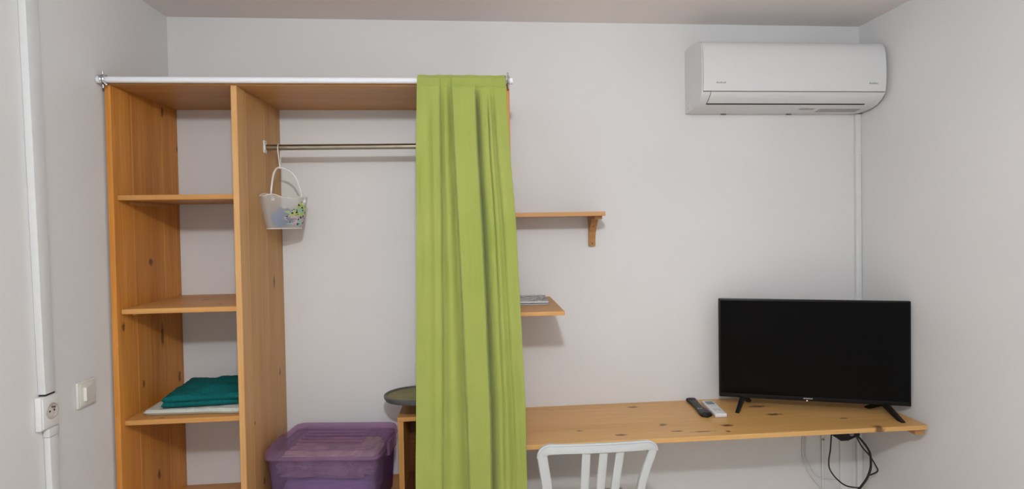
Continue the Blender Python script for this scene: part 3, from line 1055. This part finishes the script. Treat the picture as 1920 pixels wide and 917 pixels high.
# stickers and vents underneath
bm = bmesh.new()
add_prism(bm, [(-0.052, 2.1275), (-0.105, 2.1320), (-0.105, 2.1332), (-0.052, 2.1288)], 'x', 1.60, 1.80)
link_mesh('rating_label', bm, plain('grey sticker', (0.40, 0.37, 0.37, 1), 0.5, var=0.25, nscale=90), ac)
bm = bmesh.new()
add_prism(bm, [(-0.090, 2.1297), (-0.112, 2.1328), (-0.112, 2.1340), (-0.090, 2.1310)], 'x', 1.50, 1.57)
link_mesh('rating_label', bm, plain('tan sticker', (0.42, 0.40, 0.33, 1), 0.5, var=0.25, nscale=90), ac)
for x in (1.175, 1.50):
    box('catch', (x - 0.012, x + 0.012, -0.012, -0.002, 2.1235, 2.1285), plain('grey seam and shadow line', (0.22, 0.21, 0.20, 1), 0.7), ac, bev=0.001, seg=1)
for z in (2.146, 2.172):
    tube('side_screw_cap', [(AX0 + 0.001, -0.035, z), (AX0 - 0.0015, -0.035, z)], 0.004, plain('warm grey cap', (0.55, 0.50, 0.47, 1), 0.5), ac, 10)

# ------------------------------------------------------------------ trunking, socket, switch
tk = thing('cable_trunking', 'white vertical cable trunking down the right corner below the air conditioner', 'cable trunking', (1.85, -0.01, 0.0), 'white cable trunking')
box('cover', (1.837, 1.8645, -0.016, -0.001, 0.02, 2.126), TRUNK, tk, bev=0.002)
box('joint_collar', (1.8345, 1.8650, -0.0172, -0.001, 1.93, 1.965), TRUNK, tk, bev=0.001)
tk = thing('cable_trunking', 'flat white cable trunking on the back wall behind the black cables', 'cable trunking', (1.785, -0.006, 0.0), 'white cable trunking')
box('cover', (1.752, 1.815, -0.010, -0.001, 0.02, 0.62), TRUNK, tk, bev=0.002)
def lean_box(name, x0, x1, top, bot, z0, z1, mat, parent, bev=0.0):
    """upright run on the left wall, a touch out of plumb: top / bot = (y0, y1) at its two ends"""
    bm = bmesh.new()
    add_box(bm, x0, x1, 0, 1, z0, z1)
    for v in bm.verts:
        q = (v.co.z - z0) / (z1 - z0)
        a = bot[0] + (top[0] - bot[0]) * q
        b = bot[1] + (top[1] - bot[1]) * q
        v.co.y = a + (b - a) * v.co.y
    if bev:
        bmesh.ops.bevel(bm, geom=list(bm.edges), offset=bev, segments=2, affect='EDGES', profile=0.6)
    return link_mesh(name, bm, mat, parent, bool(bev))


tk = thing('cable_trunking', 'white vertical cable trunking on the left wall above the socket', 'cable trunking', (XL + 0.012, -0.77, 1.12), 'white cable trunking')
lean_box('cover', XL + 0.001, XL + 0.0225, (-0.816, -0.764), (-0.784, -0.742), 1.122, ZC - 0.002, TRUNK, tk, 0.002)
lean_box('base', XL + 0.0005, XL + 0.004, (-0.764, -0.7595), (-0.742, -0.7375), 1.122, ZC - 0.002, plain('grey seam and shadow line', (0.22, 0.21, 0.20, 1), 0.7), tk)  # dark strip painted as the shadow line along the cover's far edge
box('cut_edge', (XL + 0.002, XL + 0.021, -0.782, -0.744, 1.117, 1.122), DARKSLOT, tk)
tk = thing('cable_trunking', 'narrow white cable trunking on the left wall below the socket', 'cable trunking', (XL + 0.012, -0.75, 0.0), 'white cable trunking')
lean_box('cover', XL + 0.001, XL + 0.0195, (-0.768, -0.734), (-0.752, -0.722), 0.02, 0.985, TRUNK, tk, 0.003)
box('collar', (XL + 0.001, XL + 0.0215, -0.771, -0.731, 0.985, 1.0125), TRUNK, tk, bev=0.004)

sk = thing('power_socket', 'white wall socket with a round well between the two left trunkings', 'socket', (XL, -0.765, 1.066))
box('housing', (XL + 0.001, XL + 0.0185, -0.799, -0.727, 1.013, 1.1160), WHITE, sk, bev=0.003)
box('face_plate', (XL + 0.0187, XL + 0.0225, -0.794, -0.732, 1.018, 1.111), WHITE, sk, bev=0.0015)
SX = XL + 0.0225


def disc_x(name, x0, x1, y, z, r, mat, parent, n=24):
    bm = bmesh.new()
    add_tube(bm, [(x0, y, z), (x1, y, z)], r, n)
    return link_mesh(name, bm, mat, parent, True)


bm = bmesh.new()
add_tube(bm, [(SX + 0.0012, -0.761 + 0.0225 * math.cos(a), 1.066 + 0.0225 * math.sin(a)) for a in [2 * math.pi * i / 28 for i in range(28)] + [0.001]], 0.0022, 6, False)
wl = link_mesh('well_ring', bm, plain('shadow grey plastic', (0.46, 0.41, 0.38, 1), 0.5), sk, True)
disc_x('well', SX - 0.001, SX + 0.0006, -0.761, 1.066, 0.0215, plain('well plastic', (0.66, 0.60, 0.57, 1), 0.5), sk)
for y, z in ((-0.770, 1.066), (-0.752, 1.066)):
    disc_x('contact_hole', SX - 0.001, SX + 0.0014, y, z, 0.0030, DARKSLOT, wl, 10)
disc_x('earth_pin', SX - 0.001, SX + 0.010, -0.761, 1.078, 0.0028, STEEL, wl, 10)

sw = thing('light_switch', 'white square light switch on the left wall beside the wardrobe', 'light switch', (XL, -0.584, 1.068))
box('back_plate', (XL + 0.001, XL + 0.010, -0.627, -0.541, 1.025, 1.112), CREAM, sw, bev=0.003)
box('frame', (XL + 0.0102, XL + 0.013, -0.621, -0.547, 1.031, 1.106), CREAM, sw, bev=0.002)
bm = bmesh.new()
add_prism(bm, [(XL + 0.013, -0.606), (XL + 0.021, -0.603), (XL + 0.0155, -0.562), (XL + 0.013, -0.562)], 'z', 1.046, 1.092)
link_mesh('rocker', bm, CREAM, sw)

# ------------------------------------------------------------------ cables under the desk
ad = thing('power_adapter', 'black plug adapter hanging under the right end of the desk', 'adapter', (1.68, -0.14, 0.60))
box('body', (1.625, 1.745, -0.165, -0.118, 0.608, 0.660), BLACK, ad, bev=0.006)
bm = bmesh.new()
add_prism(bm, [(1.655, 0.590), (1.690, 0.590), (1.735, 0.608), (1.632, 0.608)], 'y', -0.160, -0.125)
link_mesh('plug', bm, BLACK, ad)
tube('socket_face', [(1.702, -0.168, 0.624), (1.702, -0.163, 0.624)], 0.011, plain('mid grey', (0.22, 0.22, 0.23, 1), 0.4), ad, 14)
box('mount_strap', (1.665, 1.70, -0.150, -0.135, 0.660, 0.7395), BLACK, ad)


def cable(pts, r, mat, label):
    o = tube('cable', spline(pts, 8), r, mat, None, 8, origin=pts[0])
    return tag(o, label, 'cable', 'cables under the desk')


def P(l, y):
    return [(a, y, b) for a, b in l]


cable(P([(1.7155, 0.632), (1.7601, 0.5897), (1.7943, 0.5478), (1.81, 0.5167), (1.8151, 0.4786), (1.8123, 0.4409), (1.7963, 0.4014), (1.7749, 0.3723), (1.7484, 0.3435), (1.70, 0.30), (1.66, 0.22), (1.65, 0.10), (1.60, 0.006)], -0.14), 0.0052, RUBBER,
      'thick black cable curving down on the right below the adapter')
cable(P([(1.6132, 0.628), (1.6076, 0.5522), (1.5994, 0.4975), (1.6044, 0.4571), (1.6356, 0.4128), (1.68, 0.3776), (1.7274, 0.3649), (1.759, 0.3631)], -0.152), 0.0032, RUBBER,
      'thin black cable in a wide loop below the adapter')
cable(P([(1.7364, 0.622), (1.7758, 0.5487), (1.8179, 0.4987), (1.8480, 0.4487), (1.8560, 0.4281), (1.8400, 0.4163), (1.8050, 0.4057)], -0.130), 0.0034, RUBBER,
      'thin black cable bent into a sharp point near the right wall')
WCAB = plain('white cable', (0.66, 0.66, 0.64, 1), 0.5)
cable([(1.564, -0.006, 0.70), (1.562, -0.006, 0.5634), (1.563, -0.006, 0.4536), (1.592, -0.010, 0.3738), (1.6465, -0.010, 0.3051), (1.70, -0.012, 0.26), (1.745, -0.012, 0.22)], 0.0030, WCAB, 'thin white cable hanging straight on the back wall, leftmost under the desk')
cable([(1.580, -0.012, 0.70), (1.578, -0.012, 0.56), (1.574, -0.012, 0.47), (1.592, -0.012, 0.425), (1.6196, -0.012, 0.3723), (1.665, -0.012, 0.348), (1.7016, -0.012, 0.3415), (1.748, -0.012, 0.338)], 0.0026, WCAB, 'thin white cable sweeping right to the flat trunking')
cp = thing('conduit', 'slim white conduit with a screw on the back wall beside the white cables', 'conduit', (1.662, -0.006, 0.3))
tube('pipe', [(1.663, -0.007, 0.30), (1.6625, -0.007, 0.70)], 0.006, TRUNK, cp, 10)
tube('screw', [(1.6616, -0.010, 0.541), (1.6616, -0.0165, 0.541)], 0.006, STEEL, cp, 10)

# ------------------------------------------------------------------ white plastic chair
CY = -0.62
CHM = plain('white moulded plastic', (0.55, 0.575, 0.58, 1), 0.36, var=0.02)
ch = thing('plastic_chair', 'white moulded plastic chair with a slatted back pushed under the desk', 'chair', (0.41, -0.42, 0.0))


def back_y(x, z):     # plan curve of the backrest plus its recline
    return CY + 0.32 * (x - 0.415) ** 2 * 1.6 + (0.80 - z) * 0.20 - 0.012


def outline():
    pts = []
    left = [(0.262, 0.43), (0.250, 0.50), (0.240, 0.58), (0.232, 0.667), (0.2205, 0.74), (0.2145, 0.780)]
    for p in left:
        pts.append(p)
    c = (0.2445, 0.7785)
    for a in range(165, 89, -15):
        pts.append((c[0] + 0.0300 * math.cos(math.radians(a)), c[1] + 0.0300 * math.sin(math.radians(a))))
    for k in range(1, 10):
        q = k / 10
        pts.append((0.2445 + (0.595 - 0.2445) * q, 0.8085 - 0.003 * q + 0.0035 * math.sin(math.pi * q)))
    c = (0.595, 0.7785)
    for a in range(90, 4, -15):
        pts.append((c[0] + 0.0270 * math.cos(math.radians(a)), c[1] + 0.0270 * math.sin(math.radians(a))))
    for p in [(0.617, 0.765), (0.605, 0.73), (0.588, 0.667), (0.575, 0.58), (0.567, 0.50), (0.560, 0.43)]:
        pts.append(p)
    return pts


ol = outline()
path = [Vector((x, back_y(x, z), z)) for x, z in ol]
nor = []
wid = []
for i in range(len(ol)):
    a, b = Vector(ol[max(0, i - 1)]), Vector(ol[min(len(ol) - 1, i + 1)])
    dd = (b - a).normalized()
    nor.append(Vector((-dd.y, 0, dd.x)))
    wid.append(0.038 if ol[i][0] < 0.25 else (0.034 if ol[i][1] > 0.79 else 0.031))
bm = bmesh.new()
sweep(bm, path, nor, wid, 0.022)
bf = link_mesh('back_frame', bm, CHM, ch, True)
# thin lip on the crest of the back
bm = bmesh.new()
lip = [p + n * 0.0165 + Vector((0, -0.009, 0)) for p, n in zip(path[5:-6], nor[5:-6])]
add_tube(bm, lip, 0.0042, 8)
link_mesh('rolled_edge', bm, CHM, bf, True)
for xt, xb, xs in ((0.3719, 0.3690, 0.364), (0.4353, 0.4280, 0.420), (0.4975, 0.4835, 0.470)):
    bm = bmesh.new()
    pp, nn_ = [], []
    for k in range(9):
        q = k / 8
        z = 0.797 - q * 0.365
        x = xt + (xb - xt) * min(1, q / 0.37) if q < 0.37 else xb + (xs - xb) * (q - 0.37) / 0.63
        pp.append(Vector((x, back_y(x, z) + 0.002, z)))
        nn_.append(Vector((1, 0, 0)))
    sweep(bm, pp, nn_, 0.0315, 0.014)
    link_mesh('back_slat', bm, CHM, ch, True)
# seat: a dished, rounded slab
bm = bmesh.new()
NXs = 20
tp, bt = [], []
for j in range(NXs + 1):
    r1, r2 = [], []
    for i in range(NXs + 1):
        u, v = i / NXs * 2 - 1, j / NXs
        hwid = 0.165 + 0.045 * v
        x = 0.411 + u * hwid
        y = -0.565 + v * 0.41
        z = 0.442 - 0.014 * (1 - u * u) * math.sin(math.pi * min(1, v * 1.1)) - 0.012 * max(0, v - 0.85) / 0.15
        r1.append(bm.verts.new((x, y, z)))
        r2.append(bm.verts.new((x, y, z - 0.014 - (0.016 if abs(u) > 0.93 or v > 0.95 else 0))))
    tp.append(r1); bt.append(r2)
for g in (tp, bt):
    for a, b in zip(g, g[1:]):
        for i in range(NXs):
            bm.faces.new((a[i], a[i + 1], b[i + 1], b[i]))
ring = lambda g: g[0] + [r[-1] for r in g[1:]] + g[-1][-2::-1] + [r[0] for r in g[-2:0:-1]]
Ar, Br = ring(tp), ring(bt)
for i in range(len(Ar)):
    j = (i + 1) % len(Ar)
    bm.faces.new((Ar[i], Br[i], Br[j], Ar[j]))
link_mesh('seat', bm, CHM, ch, True)
for (xt, yt), (xf, yf_) in (((0.262, -0.548), (0.232, -0.625)), ((0.560, -0.548), (0.590, -0.625)), ((0.222, -0.19), (0.200, -0.135)), ((0.600, -0.19), (0.622, -0.135))):
    bm = bmesh.new()
    s = 1 if xf > 0.41 else -1
    f = 1 if yf_ > -0.4 else -1
    for k in range(2):
        pass
    # L-section leg, tapering to the foot
    def lsec(x, y, z, w_):
        return [Vector((x, y, z)), Vector((x - s * w_, y, z)), Vector((x - s * w_, y - f * 0.006, z)), Vector((x - s * 0.006, y - f * 0.006, z)), Vector((x - s * 0.006, y - f * w_, z)), Vector((x, y - f * w_, z))]
    r0 = [bm.verts.new(p) for p in lsec(xt + s * 0.006, yt + f * 0.006, 0.436, 0.058)]
    r1 = [bm.verts.new(p) for p in lsec((xt + xf) / 2 + s * 0.002, (yt + yf_) / 2, 0.22, 0.045)]
    r2 = [bm.verts.new(p) for p in lsec(xf, yf_, 0.001, 0.034)]
    for a, b in ((r0, r1), (r1, r2)):
        for k in range(6):
            bm.faces.new((a[k], a[(k + 1) % 6], b[(k + 1) % 6], b[k]))
    bm.faces.new(r0); bm.faces.new(r2[::-1])
    link_mesh('leg', bm, CHM, ch)

# drop the helper property
for o in bpy.data.objects:
    if '_o' in o:
        del o['_o']
